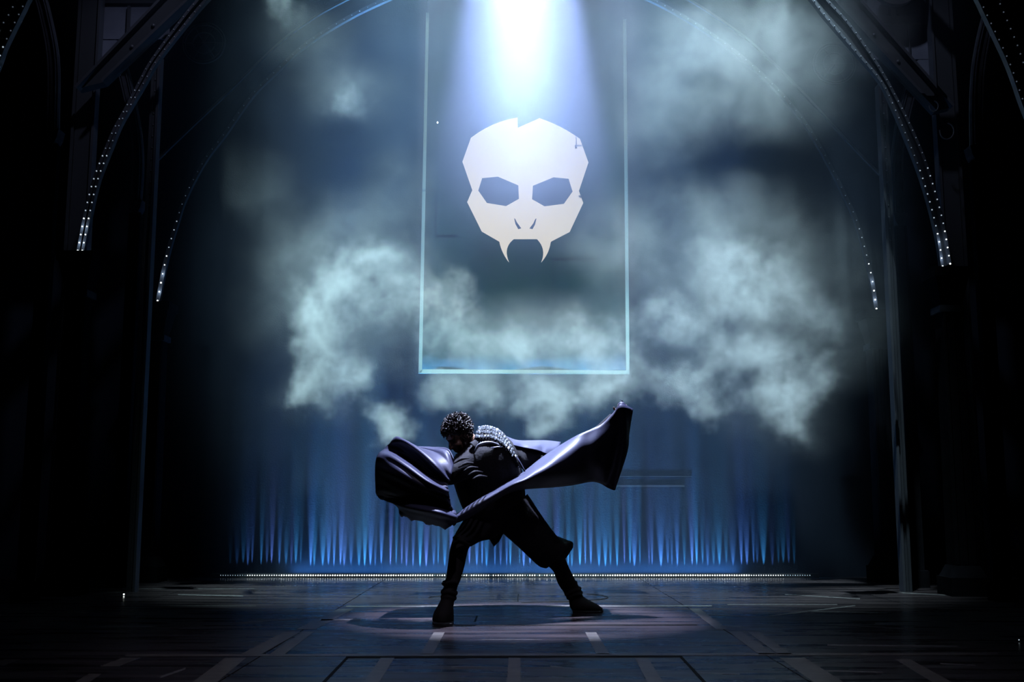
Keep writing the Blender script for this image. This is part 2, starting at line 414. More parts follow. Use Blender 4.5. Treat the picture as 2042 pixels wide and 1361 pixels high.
# the upward throw of the strip: collimated narrow lamps that graze the cloth
def strip_lamp(x, y, z, power, color, angle, tgt, squeeze):
    l = bpy.data.lights.new('strip_lamp', 'SPOT')
    l.energy = power; l.color = color; l.spot_size = math.radians(angle); l.spot_blend = 1.0; l.shadow_soft_size = 0.004
    l.use_nodes = True; nt = l.node_tree
    fo = nt.nodes.new('ShaderNodeLightFalloff'); fo.inputs['Strength'].default_value = 1.0; fo.inputs['Smooth'].default_value = 0.0
    nt.links.new(fo.outputs['Linear'], nt.nodes['Emission'].inputs['Strength'])
    o = bpy.data.objects.new('strip_lamp', l); link(o, strip)
    o.location = Vector((x, y, z)) - Vector(strip.location)
    o.rotation_euler = Vector(tgt).to_track_quat('-Z', 'Y').to_euler()
    o.scale = (squeeze, 1, 1)
NL = 96
for i in range(NL):
    f = (i + 0.5 + rb.uniform(-0.3, 0.3))/NL; e = min(f, 1-f)
    x = p0.x + (p1.x-p0.x)*f
    g = min(1.0, max(0.0, (e - 0.015)/0.16))
    strip_lamp(x, WALL_Y - 0.06, 0.035, STREAK_W*g*rb.uniform(0.35, 1.5) + 0.02,
               rb.choice([(0.14, 0.42, 1.0), (0.10, 0.48, 0.95), (0.18, 0.40, 1.0), (0.10, 0.50, 0.9), (0.24, 0.38, 1.0)]),
               rb.choice([44, 52, 60]), (x*0.055 + rb.uniform(-0.012, 0.012), 0.19, 1.0), rb.uniform(0.10, 0.2))
l = bpy.data.lights.new('strip_glow', 'AREA'); l.shape = 'RECTANGLE'; l.size = (p1.x - p0.x) - 1.5; l.size_y = 0.02
l.energy = WASH_W; l.color = (0.10, 0.40, 1.0)
o = bpy.data.objects.new('strip_glow', l); link(o, strip)
o.location = Vector(((p0.x+p1.x)/2, SY + 0.065, 0.028)) - Vector(strip.location)
o.rotation_euler = (math.radians(180), 0, 0)
# ------------------------------------------------------------------ arches of the set
FOOT_W = 0.25
def px_path(pts, Y, sub=5):
    return catmull([at(x, y, Y) for x, y in pts], sub)
def resample(path, step):
    out, acc = [path[0].copy()], 0.0
    for a, b in zip(path, path[1:]):
        d = (b - a).length
        while acc + d >= step:
            t = (step - acc)/d
            a = a.lerp(b, t); out.append(a.copy()); d = (b - a).length; acc = 0.0
        acc += d
    return out
BULB = {k: bulb_mesh('arch_bulb_' + k, r, m) for k, r, m in (('hot', 0.0085, 'bulb_hot'), ('warm', 0.0075, 'bulb_warm'), ('low', 0.007, 'bulb_low'), ('faint', 0.006, 'bulb_faint'), ('off', 0.006, 'bulb_off'))}
def bulbs_along(parent, path, step, y, lit, off=0.0):
    """lit: list of (number of bulbs counted from the foot, brightness)"""
    pts = resample(path, step)
    n = 0
    for k, p in enumerate(pts):
        kind = 'off'
        for cnt, kd in lit:
            if k < cnt: kind = kd; break
        if kind == 'none': continue
        mesh_obj('bulb', BULB[kind], parent, (p.x + off, y, p.z))
def arch(name, label, Y, lines, wid, depth, web, lit, step):
    """each line is a flange path from the foot upward; the web joins the first and the last of them"""
    foot = at(*lines[0][0], Y)
    r = empty(name, (foot.x, Y, foot.z), label, 'arch', 'riveted steel arch ribs of the stage set')
    paths = [px_path(l, Y) for l in lines]
    for pa in paths:
        bm = bmesh.new(); sweep_rect(bm, pa, wid, depth); obj('flange', bm, 'steel_edge', r)
        bulbs_along(r, pa, step, Y - depth/2 - 0.004, lit)
    if FOOT_W and lit[0][1] == 'hot':                 # light thrown by the lit bulbs onto the rib
        for k in (1, 3):
            q = resample(paths[0], step)[k]
            l = bpy.data.lights.new('bulb_glow', 'POINT'); l.energy = FOOT_W; l.color = (0.55, 0.75, 1.0); l.shadow_soft_size = 0.01
            o = bpy.data.objects.new('bulb_glow', l); link(o, r); o.location = q + Vector((0, -depth/2 - 0.05, 0)) - Vector(r.location)
    if web and len(paths) > 1:
        a, b = paths[0], paths[-1]
        m = 60
        def samp(pa, i): 
            f = i/(m)*(len(pa)-1); k = min(int(f), len(pa)-2); return pa[k].lerp(pa[k+1], f-k)
        bm = bmesh.new()
        prev = None
        for i in range(m+1):
            u, v = samp(a, i), samp(b, i)
            cur = [bm.verts.new(u + Vector((0, s_, 0))) for s_ in (.01, .05)] + [bm.verts.new(v + Vector((0, s_, 0))) for s_ in (.05, .01)]
            if prev:
                for k in range(4): bm.faces.new((prev[k], prev[(k+1) % 4], cur[(k+1) % 4], cur[k]))
            else: bm.faces.new(cur)
            prev = cur
        bm.faces.new(prev[::-1])
        obj('web', bm, 'dark_steel', r)
    return r
YA, YC, YD, YP = WALL_Y - 0.75, WALL_Y - 2.35, WALL_Y - 4.1, WALL_Y - 2.0
AL = [(316, 601), (328, 538), (339, 492), (353, 446), (366, 405), (387, 360), (415, 312), (447, 271), (503, 192), (554, 141), (605, 94), (668, 52), (748, 10), (880, -45), (1022, -84)]
AR = [(1746, 617), (1737, 556), (1723, 497), (1705, 437), (1682, 387), (1650, 323), (1607, 250), (1550, 181), (1486, 121), (1423, 73), (1353, 29), (1280, -8), (1170, -50), (1040, -84)]
arch('rear_arch', 'thin left half of the great rear arch, glowing at its foot', YA, [AL], 0.042, 0.05, False, [(3, 'hot'), (6, 'warm'), (10, 'low'), (14, 'faint')], 0.098)
arch('rear_arch', 'thin right half of the great rear arch, glowing at its foot amid smoke', YA, [AR], 0.042, 0.05, False, [(3, 'hot'), (6, 'warm'), (10, 'low'), (14, 'faint')], 0.098)
CL1 = [(158, 502), (171, 433), (188, 364), (214, 296), (232, 255), (255, 214), (280, 166), (306, 120), (368, 36), (398, 0), (450, -55)]
CL2 = [(167, 502), (181, 430), (197, 362), (223, 294), (241, 250), (264, 210), (291, 164), (318, 118), (381, 38), (414, 0), (466, -52)]
CR1 = [(1877, 533), (1869, 478), (1853, 410), (1832, 342), (1807, 278), (1782, 219), (1755, 164), (1709, 109), (1646, 36), (1618, 0), (1570, -52)]
CR2 = [(1892, 528), (1880, 456), (1864, 392), (1841, 319), (1814, 255), (1782, 191), (1746, 128), (1691, 50), (1650, 5), (1604, -50)]
arch('lit_arch', 'left middle arch of twin curved ribs dotted with small bulbs', YC, [CL1, CL2], 0.026, 0.06, True, [(1, 'hot'), (5, 'warm'), (13, 'low'), (22, 'faint')], 0.077)
arch('lit_arch', 'right middle arch of twin curved ribs dotted with small bulbs', YC, [CR1, CR2], 0.026, 0.06, True, [(1, 'hot'), (5, 'warm'), (13, 'low'), (22, 'faint')], 0.077)
DL1 = [(-70, 250), (-30, 140), (0, 68), (20, 35), (39, 0), (75, -60)]
DL2 = [(-58, 285), (-22, 180), (0, 125), (10, 97), (29, 57), (49, 17), (57, 0), (92, -60)]
DR1 = [(2105, 390), (2075, 300), (2040, 214), (2021, 159), (2001, 109), (1964, 32), (1949, 0), (1915, -62)]
DR2 = [(2118, 370), (2080, 240), (2040, 137), (2024, 91), (2001, 36), (1985, 0), (1952, -62)]
arch('front_arch', 'front arch with bulb dots cropped by the top left corner of the picture', YD, [DL1, DL2], 0.026, 0.06, True, [(12, 'low'), (40, 'faint')], 0.072)
arch('front_arch', 'front arch with bulb dots cropped by the top right corner of the picture', YD, [DR1, DR2], 0.026, 0.06, True, [(9, 'low'), (40, 'faint')], 0.072)

# thin straight braces over the rear arch
def brace(name, label, pts, Y, wd, dp, m, cat='brace', group=None):
    pa = px_path(pts, Y)
    bm = bmesh.new(); sweep_rect(bm, pa, wd, dp); o = obj(name, bm, m)
    return tag(o, label, cat, group)
brace('tie_rod', 'thin slanting tie rod above the left rear arch', [(307, 327), (350, 284), (449, 190), (509, 131), (573, 73), (636, 29), (694, -2), (790, -50)], YA + 0.1, 0.024, 0.03, 'steel_edge', 'rod', 'slanting tie rods above the rear arch')
brace('tie_rod', 'thin slanting tie rod above the right rear arch', [(1762, 356), (1687, 279), (1600, 184), (1518, 103), (1471, 64), (1391, 10), (1290, -46)], YA + 0.1, 0.024, 0.03, 'steel_edge', 'rod', 'slanting tie rods above the rear arch')

# columns that carry the arches
def column(label, px, py_top, Y, half, lit_edge=None):
    t = at(px, py_top, Y)
    r = empty('column', (t.x, Y, 0), label, 'column', 'dark columns carrying the arches')
    def ring(name, z0, z1, h0, h1, m='stone'):
        bm = bmesh.new()
        b = [bm.verts.new((t.x + sx*h0, Y + sy*h0, z0)) for sx, sy in ((-1,-1),(1,-1),(1,1),(-1,1))]
        c = [bm.verts.new((t.x + sx*h1, Y + sy*h1, z1)) for sx, sy in ((-1,-1),(1,-1),(1,1),(-1,1))]
        bm.faces.new(b); bm.faces.new(c[::-1])
        for k in range(4): bm.faces.new((b[k], b[(k+1) % 4], c[(k+1) % 4], c[k]))
        obj(name, bm, m, r)
    z = t.z
    ring('plinth', 0.0, 0.16, half*1.7, half*1.7); ring('base_moulding', 0.16, 0.26, half*1.55, half*1.1)
    ring('shaft', 0.26, z - 0.42, half, half*0.9)
    for dx in (-0.75, 0, 0.75):
        bm = bmesh.new(); add_tube(bm, [(t.x + dx*half, Y - half*0.95, 0.27), (t.x + dx*half, Y - half*0.95, z - 0.43)], half*0.2, 6); obj('flute', bm, 'stone', r)
    ring('neck_ring', z - 0.42, z - 0.36, half*1.15, half*1.15, 'rib_stone')
    ring('capital', z - 0.36, z - 0.10, half*0.95, half*1.5); ring('abacus', z - 0.10, z - 0.012, half*1.65, half*1.65)
column('dark fluted column under the foot of the left rear arch', 316, 604, YA, 0.10)
column('dark fluted column under the foot of the right rear arch', 1746, 620, YA, 0.10)
column('dark fluted column under the foot of the left middle arch', 163, 505, YC, 0.10)
column('dark fluted column under the foot of the right middle arch', 1885, 536, YC, 0.10)

# tall riveted posts behind the middle arches
def post(label, px, py, Y, wd, rivets=True, top_py=-60, m='steel'):
    t = at(px, py, Y); z1 = at(px, top_py, Y).z
    r = empty('riveted_post', (t.x, Y, 0), label, 'post', 'tall riveted posts of the set')
    bm = bmesh.new(); add_box(bm, (t.x - wd/2, Y, 0), (t.x + wd/2, Y + 0.07, z1)); obj('shaft', bm, m, r)
    for s in (-1, 1):
        bm = bmesh.new(); add_box(bm, (t.x + s*wd*0.62 - 0.012, Y - 0.02, 0), (t.x + s*wd*0.62 + 0.012, Y + 0.09, z1)); obj('edge_flange', bm, 'steel' if s == (1 if px < 1000 else -1) else 'dark_steel', r)  # flange facing stage centre gets lighter steel, its lit edge painted in
    if rivets:
        z = at(px, 480, Y).z
        while z < z1 - 0.05:
            mesh_obj('rivet', RIVET, r, (t.x - (1 if px < 1000 else -1)*wd*0.1, Y - 0.003, z)); z += 0.115
    return r
bm = bmesh.new(); bmesh.ops.create_icosphere(bm, subdivisions=1, radius=0.008)
RIVET = bpy.data.meshes.new('rivet'); bm.to_mesh(RIVET); bm.free(); RIVET.materials.append(MATS['steel_edge'])
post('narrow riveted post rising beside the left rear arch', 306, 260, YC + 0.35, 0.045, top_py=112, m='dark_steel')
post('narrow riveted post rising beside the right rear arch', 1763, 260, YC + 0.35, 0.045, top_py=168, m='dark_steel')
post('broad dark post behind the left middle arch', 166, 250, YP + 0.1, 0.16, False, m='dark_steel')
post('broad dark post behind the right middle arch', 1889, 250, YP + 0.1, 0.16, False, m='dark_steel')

# gothic ribs (moulded pointed-arch jambs) on the side walls
def gothic(label, pts, Y, wpx, side, cap):
    k = Y/F_PX
    foot = at(*pts[-1], Y)
    r = empty('gothic_rib', (foot.x, Y, 0), label, 'rib', 'moulded gothic ribs on the side walls')
    for dx, wd, dp, m in ((0, wpx, 0.06, 'rib_stone'), (-0.80*wpx, 0.16*wpx, 0.10, 'rib_stone'), (0.78*wpx, 0.13*wpx, 0.09, 'rib_stone'), (1.12*wpx, 0.13*wpx, 0.05, 'rib_stone'), (0.2*wpx, 2.6*wpx, 0.03, 'dark_steel')):
        pa = px_path([(x + dx*side, y) for x, y in pts], Y + (0.05 if m == 'dark_steel' else 0))
        bm = bmesh.new(); sweep_rect(bm, pa, wd*k, dp); obj('moulding', bm, m, r)
    c = at(*cap, Y)
    bm = bmesh.new(); add_prism(bm, [c + Vector(v) for v in ((-.07, -.07, .06), (.07, -.07, .06), (.055, -.07, -.02), (.03, -.07, -.07), (-.03, -.07, -.07), (-.055, -.07, -.02))], Vector((0, .14, 0))); obj('capital', bm, 'rib_stone', r)
    bm = bmesh.new(); add_box(bm, (c.x - .05, Y - .05, 0), (c.x + .05, Y + .05, c.z - .07)); obj('shaft', bm, 'stone', r)
    for s in (-1, 1):
        bm = bmesh.new(); add_tube(bm, [(c.x + s*.05, Y - .05, .1), (c.x + s*.05, Y - .05, c.z - .07)], .012, 6); obj('shaft_bead', bm, 'stone', r)
    bm = bmesh.new(); add_box(bm, (c.x - .09, Y - .09, 0), (c.x + .09, Y + .09, .16)); obj('plinth', bm, 'stone', r)
gothic('moulded gothic rib curving down between the front and middle arches at far left', [(60, -45), (81, 0), (92, 42), (101, 85), (106, 127), (107, 170), (106, 215), (105, 262)], YC - 0.6, 9, 1, (107, 275))
gothic('moulded gothic rib showing between the left middle arch and the narrow post', [(222, 70), (241, 128), (252, 173), (262, 219), (271, 273), (274, 319), (273, 360), (270, 398)], YP + 0.55, 9, 1, (273, 414))
gothic('moulded gothic rib curving down beside the front arch at far right', [(2000, -40), (1985, 0), (1970, 44), (1958, 97), (1951, 145), (1948, 206), (1948, 250), (1949, 291)], YC - 0.6, 10, -1, (1945, 308))
gothic('moulded gothic rib showing beside the right middle arch and narrow post', [(1838, 110), (1817, 179), (1806, 222), (1798, 262), (1792, 305), (1790, 340), (1791, 380), (1793, 424)], YP + 0.55, 10, -1, (1792, 440))

# heavy slanting beams
def heavy_beam(label, edge_a, edge_b, Y):
    """edge_a / edge_b: pixel pairs (low end, high end) of the two long edges"""
    (a0, a1), (b0, b1) = edge_a, edge_b
    o = at(*a0, Y)
    r = empty('slanting_beam', (o.x, Y, o.z), label, 'beam', 'heavy slanting beams of the set')
    bm = bmesh.new(); add_prism(bm, [at(*p, Y) for p in (a0, a1, b1, b0)], Vector((0, 0.12, 0))); obj('web', bm, 'dark_steel', r)
    for e in (edge_a, edge_b):
        bm = bmesh.new(); sweep_rect(bm, [at(*e[0], Y - 0.02), at(*e[1], Y - 0.02)], 0.026, 0.10); obj('flange', bm, 'steel', r)
    for f in (0.93, 0.62, 0.4):
        c = at(a0[0]+(a1[0]-a0[0])*f, a0[1]+(a1[1]-a0[1])*f, Y - 0.01).lerp(at(b0[0]+(b1[0]-b0[0])*f, b0[1]+(b1[1]-b0[1])*f, Y - 0.01), 0.6)
        bm = bmesh.new(); add_ball(bm, c, (0.018, 0.012, 0.018), 8, 6); obj('bolt', bm, 'steel', r)
heavy_beam('heavy dark beam slanting up across the left window panes', ((154, 177), (345, -22)), ((206, 164), (402, -22)), YP - 0.15)
heavy_beam('heavy dark beam slanting up across the right window panes', ((1898, 214), (1690, -22)), ((1866, 222), (1640, -22)), YP - 0.15)
# cable loops hanging by the right beam and the left bracket
def loop(label, c, rad, Y):
    bm = bmesh.new(); pts = [at(c[0] + rad*math.cos(a), c[1] + rad*1.15*math.sin(a), Y) for a in [math.pi*(0.15 + 1.5*k/16) - 1.9 for k in range(17)]]
    add_tube(bm, pts, 0.006, 6); tag(obj('cable', bm, 'steel'), label, 'cable', 'cables by the slanting beams')
loop('thin cable loop hanging under the right slanting beam', (1888, 262), 14, YP - 0.3)
loop('small cable loop on the lower edge of the right slanting beam', (1862, 212), 9, YP - 0.3)

# window panels high on both sides
def rounded(x0, y0, x1, y1, r, corners):
    pts = []
    for (cx, cy_, a0, key) in ((x0, y0, 180, 'tl'), (x1, y0, 270, 'tr'), (x1, y1, 0, 'br'), (x0, y1, 90, 'bl')):
        if key in corners:
            ox = cx + (r if 'l' in key else -r); oy = cy_ + (r if 't' in key else -r)
            for k in range(6):
                a = math.radians(a0 + k*18); pts.append((ox + r*math.cos(a), oy + r*math.sin(a)))
        else: pts.append((cx, cy_))
    return pts
def window(label, Y, panes, bars):
    o = at(*panes[0][0], Y)
    r = empty('window_panel', (o.x, Y, o.z), label, 'window panel')
    for pn in panes:
        bm = bmesh.new(); add_prism(bm, [at(x, y, Y) for x, y in pn], Vector((0, 0.012, 0))); obj('pane', bm, 'window_pane', r)
    for (x0, y0, x1, y1, m) in bars:
        bm = bmesh.new(); p, q = at(x0, y0, Y - 0.02), at(x1, y1, Y - 0.02)
        add_box(bm, (p.x, Y - 0.03, q.z), (q.x, Y + 0.03, p.z)); obj('glazing_bar', bm, m, r)
window('dim blue window pane with rounded corner high on the left', YP + 0.25, [rounded(186, 8, 338, 78, 12, ('tl',)), rounded(183, 80, 240, 150, 10, ('tr',))], [(255, 12, 257, 76, 'steel'), (180, 14, 185.5, 150, 'steel'), (178, -40, 345, 7, 'dark_steel')])
window('dim blue window panes with a crossbar high on the right', YP + 0.25, [rounded(1730, -40, 1771, 31, 6, ('br',)), rounded(1788, -40, 1866, 32, 8, ('bl',)), rounded(1740, 48, 1869, 118, 3, ()), rounded(1828, 119, 1871, 172, 6, ('tl',))],
       [(1725, 32, 1872, 47, 'dark_steel'), (1772, -40, 1787, 33, 'dark_steel'), (1812, 50, 1814, 116, 'steel'), (1868, -40, 1873, 175, 'steel')])
# round ornament with a ring of bosses at the top right
c = at(1785, -36, YP - 0.02); k = YP/F_PX
rd = empty('round_medallion', (c.x, c.y, c.z), 'round dark medallion with a ring of small bosses at the top right edge', 'medallion')
def ring_mesh(c, R, t, dep, seg=48):
    bm = bmesh.new(); pr = None; first = None
    for i in range(seg):
        a = 2*math.pi*i/seg; d = Vector((math.cos(a), 0, math.sin(a)))
        cur = [bm.verts.new(c + d*(R + s*t/2) + Vector((0, e*dep/2, 0))) for s, e in ((-1,-1),(1,-1),(1,1),(-1,1))]
        if pr:
            for q in range(4): bm.faces.new((pr[q], pr[(q+1) % 4], cur[(q+1) % 4], cur[q]))
        else: first = cur
        pr = cur
    for q in range(4): bm.faces.new((pr[q], pr[(q+1) % 4], first[(q+1) % 4], first[q]))
    return bm
obj('rim', ring_mesh(c, 48*k, 10*k, 0.06), 'dark_steel', rd)
bm = bmesh.new(); add_tube(bm, [c + Vector((0, .0, 0)), c + Vector((0, .02, 0))], 45*k, 32); obj('disc', bm, 'steel', rd)
bm = bmesh.new(); bmesh.ops.create_icosphere(bm, subdivisions=1, radius=0.011); BOSS = bpy.data.meshes.new('boss'); bm.to_mesh(BOSS); bm.free(); BOSS.materials.append(MATS['steel_edge'])
for i in range(44):
    a = 2*math.pi*i/44; mesh_obj('boss', BOSS, rd, c + Vector((38*k*math.cos(a), -0.006, 38*k*math.sin(a))))
# faint wheel ornaments in the spandrels
for px, py, lb in ((407, 86, 'left'), (1664, 127, 'right')):
    c = at(px, py, YA + 0.35); k = YA/F_PX
    wh = empty('wheel_ornament', (c.x, c.y, c.z), f'faint round wheel ornament between the {lb} rear and middle arches', 'ornament', 'wheel ornaments of the spandrels')
    for R in (46, 41, 24): obj('ring', ring_mesh(c, R*k, 1.6*k, 0.02), 'steel_edge', wh)
    bm = bmesh.new()
    for a in (0, 60, 120):
        d = Vector((math.cos(math.radians(a)), 0, math.sin(math.radians(a))))*46*k
        add_tube(bm, [c - d, c + d], 0.006, 6)
    obj('spoke', bm, 'steel', wh)
    bm = bmesh.new(); add_box(bm, (c.x - .012, c.y, c.z - .012), (c.x + .012, WALL_Y - .002, c.z + .012)); obj('bracket', bm, 'dark_steel', wh)
# tiny marker lights
for (p, lb) in ((on_floor(247, 1186, .012), 'tiny white marker light on the dark floor at far left'), (on_floor(2032, 1277, .012), 'tiny dim marker light on the floor at far right')):
    bm = bmesh.new(); add_ball(bm, p, 0.007 if p.x < 0 else 0.004, 8, 6); tag(obj('marker_light', bm, 'bulb_hot' if p.x < 0 else 'bulb_low'), lb, 'light')
p = at(872.5, 244.5, BY - 0.03); bm = bmesh.new(); add_ball(bm, p, (0.009, 0.006, 0.011), 8, 6)
tag(obj('marker_light', bm, 'bulb_hot'), 'tiny bright light point near the left border of the banner', 'light')
# ------------------------------------------------------------------ the caped performer
MY = MAN_Y
def P(px, py, dy=0.0): return at(px, py, MY + dy)
PXM = MY/F_PX                                    # metres per pixel at the performer
def loft(bm, pairs, sub=4, seg=16):
    """pairs: (x1,y1,x2,y2,dy,ratio): opposite silhouette points of an elliptical section"""
    dense = catmull_rows([(Vector((p[0], p[1], p[4])), Vector((p[2], p[3], p[5] if len(p) > 5 else 0.8))) for p in pairs], sub)
    rings = []
    for a, b in dense:
        A, B = P(a.x, a.y, a.z), P(b.x, b.y, a.z)
        c = (A + B)/2; u = (B - A)/2; v = Vector((0, u.length*b.z, 0))
        rings.append([bm.verts.new(c + u*math.cos(2*math.pi*k/seg) + v*math.sin(2*math.pi*k/seg)) for k in range(seg)])
    for r0, r1 in zip(rings, rings[1:]):
        for k in range(seg): bm.faces.new((r0[k], r0[(k+1) % seg], r1[(k+1) % seg], r1[k]))
    bm.faces.new(rings[0]); bm.faces.new(rings[-1][::-1])
def catmull_rows(rows, sub):
    A = catmull([r[0] for r in rows], sub); B = catmull([r[1] for r in rows], sub)
    return list(zip(A, B))
def remeshed(name, bm, m, parent, voxel, smooth_it=4):
    me = bpy.data.meshes.new('tmp'); bm.to_mesh(me); bm.free()
    t = bpy.data.objects.new('tmp', me); COL.objects.link(t)
    rm = t.modifiers.new('r', 'REMESH'); rm.mode = 'VOXEL'; rm.voxel_size = voxel
    s = t.modifiers.new('s', 'SMOOTH'); s.iterations = smooth_it; s.factor = 0.5
    dg = bpy.context.evaluated_depsgraph_get()
    out = bpy.data.meshes.new_from_object(t.evaluated_get(dg))
    bpy.data.objects.remove(t); bpy.data.meshes.remove(me)
    out.name = name; out.transform(Matrix.Translation(-parent_world(parent)))
    out.materials.clear(); out.materials.append(MATS[m])
    for p in out.polygons: p.use_smooth = True
    return link(bpy.data.objects.new(name, out), parent)

man = empty('person', (P(1020, 1000).x, MY, 0), 'person in black with a flying dark cape, lunging wide with head bowed at centre stage', 'person')

# depth offsets: feet from their contact with the floor
LF = on_floor(885, 1241).y - MY
RF = on_floor(1165, 1221).y - MY
# --- head frame: faces left, down and a little to the audience
HC = P(914, 868, -0.14)
fwd = Vector((-0.62, -0.45, -0.64)).normalized()
side = fwd.cross(Vector((0, 0, 1))).normalized(); upv = side.cross(fwd).normalized()
HM = Matrix((side, fwd, upv)).transposed()       # local x = side, y = forward, z = up
def H(x, y, z): return HC + HM @ Vector((x, y, z))
bm = bmesh.new()
add_ball(bm, H(0, -0.012, 0.025), (0.075, 0.095, 0.088), 20, 14, HM)
add_ball(bm, H(0, 0.035, -0.045), (0.058, 0.062, 0.072), 16, 12, HM)
add_ball(bm, H(0, 0.062, -0.095), (0.028, 0.024, 0.022), 12, 8, HM)                  # chin
add_tube(bm, [H(0, 0.085, 0.012), H(0, 0.103, -0.015), H(0, 0.112, -0.034), H(0, 0.092, -0.042)], [0.009, 0.012, 0.016, 0.011], 10)   # nose
add_tube(bm, [H(-0.045, 0.070, 0.022), H(0, 0.086, 0.026), H(0.045, 0.070, 0.022)], [0.011, 0.013, 0.011], 8)    # brow
add_tube(bm, [H(-0.022, 0.083, -0.068), H(0, 0.094, -0.066), H(0.022, 0.083, -0.068)], [0.006, 0.009, 0.006], 8)
add_tube(bm, [H(-0.020, 0.082, -0.078), H(0, 0.092, -0.078), H(0.020, 0.082, -0.078)], [0.006, 0.009, 0.006], 8)
for s in (-1, 1):
    add_ball(bm, H(s*0.079, -0.005, -0.015), (0.011, 0.022, 0.034), 10, 8, HM)        # ears
    add_ball(bm, H(s*0.04, 0.062, -0.035), (0.024, 0.024, 0.022), 10, 8, HM)          # cheeks
NECK = P(952, 893, -0.08)
add_tube(bm, [H(0, -0.035, -0.02), H(0, -0.05, -0.085), NECK, P(965, 912, -0.06)], [0.058, 0.055, 0.062, 0.085], 14)
# trunk
loft(bm, [(938, 1022, 1040, 998, 0, .75), (920, 985, 1036, 968, -.03, .75), (912, 945, 1030, 930, -.06, .78), (918, 908, 1020, 890, -.08, .7), (938, 893, 1000, 876, -.08, .6)])
# legs (slightly inside the clothing)
loft(bm, [(950, 1004, 995, 1030, 0, .8), (930, 1042, 962, 1068, -.02, .8), (908, 1075, 938, 1090, LF*.4, .95), (898, 1105, 930, 1110, LF*.6, .95), (892, 1150, 918, 1152, LF*.85, .95), (889, 1190, 908, 1192, LF, .95), (888, 1225, 902, 1225, LF, .95)])
loft(bm, [(1032, 985, 985, 1035, 0, .9), (1075, 1035, 1035, 1072, .03, .9), (1104, 1082, 1080, 1106, RF*.5, .85), (1121, 1115, 1104, 1126, RF*.75, .85), (1142, 1156, 1121, 1162, RF*.95, .85), (1157, 1185, 1140, 1192, RF, .95), (1170, 1204, 1150, 1210, RF, .9)])
# arms: left one reaches under the raised fold, right one stretches out to the raised cape corner
def limb(pts, radii): add_tube(bm, catmull(pts, 4), [x for x in lerp_list(radii, (len(pts)-1)*4+1)], 12)
def lerp_list(v, n):
    return [v[min(int(i/(n-1)*(len(v)-1)), len(v)-2)]*(1-(i/(n-1)*(len(v)-1)-min(int(i/(n-1)*(len(v)-1)), len(v)-2))) + v[min(int(i/(n-1)*(len(v)-1)), len(v)-2)+1]*(i/(n-1)*(len(v)-1)-min(int(i/(n-1)*(len(v)-1)), len(v)-2)) for i in range(n)]
limb([P(945, 915, -.18), P(915, 940, -.24), P(890, 950, -.25), P(862, 930, -.18), P(835, 911, -.06)], [.062, .055, .048, .042, .030])
limb([P(1005, 905, .10), P(1075, 920, .14), P(1135, 905, .20), P(1190, 868, .24), P(1236, 824, .18)], [.062, .052, .046, .040, .029])
# hands with five fingers each
def hand(wrist, direction, palm_n, curl, scale=1.0, mirror=1):
    d = direction.normalized(); n = (palm_n - palm_n.dot(d)*d).normalized(); s = d.cross(n)*mirror
    pc = wrist + d*0.045*scale
    add_ball(bm, pc, (0.040*scale, 0.048*scale, 0.017*scale), 12, 8, Matrix((s, d, n)).transposed())
    for i, (off, ln) in enumerate(((-0.030, .066), (-0.010, .078), (0.011, .073), (0.030, .058))):
        a = wrist + d*0.083*scale + s*off*scale
        pts = [a - d*0.02*scale]; ang = 0.0; cur = a
        pts.append(cur)
        for seg_l in (0.45, 0.32, 0.23):
            ang += curl
            cur = cur + (d*math.cos(ang) + n*math.sin(ang))*ln*seg_l*scale; pts.append(cur)
        add_tube(bm, pts, [0.0100*scale, .0100*scale, .0090*scale, .0084*scale, .0072*scale], 8)
    a = wrist + d*0.022*scale - s*0.034*scale
    add_tube(bm, [a, a + (d*0.5 - s*0.8 + n*0.35)*0.034*scale, a + (d*0.95 - s*0.75 + n*0.7)*0.058*scale], [.0125*scale, .0110*scale, .0088*scale], 8)
hand(P(835, 911, -.06), P(800, 895, .02) - P(835, 911, -.06), Vector((0, -.4, -1)), 0.45)
hand(P(1236, 824, .18), P(1241, 804, .13) - P(1236, 824, .18), Vector((0.2, -1, -.2)), 1.15, 0.9)
body = remeshed('body', bm, 'skin', man, 0.008, 3)
for s in (-1, 1):
    bm = bmesh.new(); add_ball(bm, H(s*0.030, 0.071, 0.004), 0.0125, 10, 8); obj('eye', bm, 'eye_white', man, True)

# --- hair: a cap of short curls
bm = bmesh.new()
add_ball(bm, H(0, -0.022, 0.040), (0.084, 0.098, 0.090), 20, 14, HM)
bmesh.ops.delete(bm, geom=[f for f in bm.faces if (lambda q: q.z < 0.0 - 0.6*min(0, q.y + .03) - 0.9*max(0, 0) and q.y > -0.03 or q.z < -0.055)(HM.transposed() @ (f.calc_center_median() - HC))], context='FACES')
rh = random.Random(11)
cnt = 0
while cnt < 620:
    a, z = rh.uniform(0, 2*math.pi), rh.uniform(-0.75, 1)
    r = math.sqrt(max(0, 1 - z*z)); q = Vector((r*math.cos(a), r*math.sin(a), z))
    loc = Vector((q.x*.082, q.y*.098 - .022, q.z*.090 + .040))
    if (loc.y > 0.02 and loc.z < 0.055) or loc.z < -0.05: continue
    cnt += 1
    nrm = HM @ Vector((q.x/.082, q.y/.098, q.z/.09)).normalized()
    tv = nrm.orthogonal().normalized(); tv.rotate(Quaternion(nrm, rh.uniform(0, 6.28)))
    b0 = HC + HM @ loc; L = rh.uniform(0.018, 0.034)
    pts = [b0 - nrm*.004, b0 + nrm*L*.5 + tv*L*.18, b0 + nrm*L*.85 - tv*L*.12, b0 + nrm*L*.95 - tv*L*.45]
    add_tube(bm, pts, [.0046, .0044, .0034, .0014], 4)
obj('hair', bm, 'hair', man)

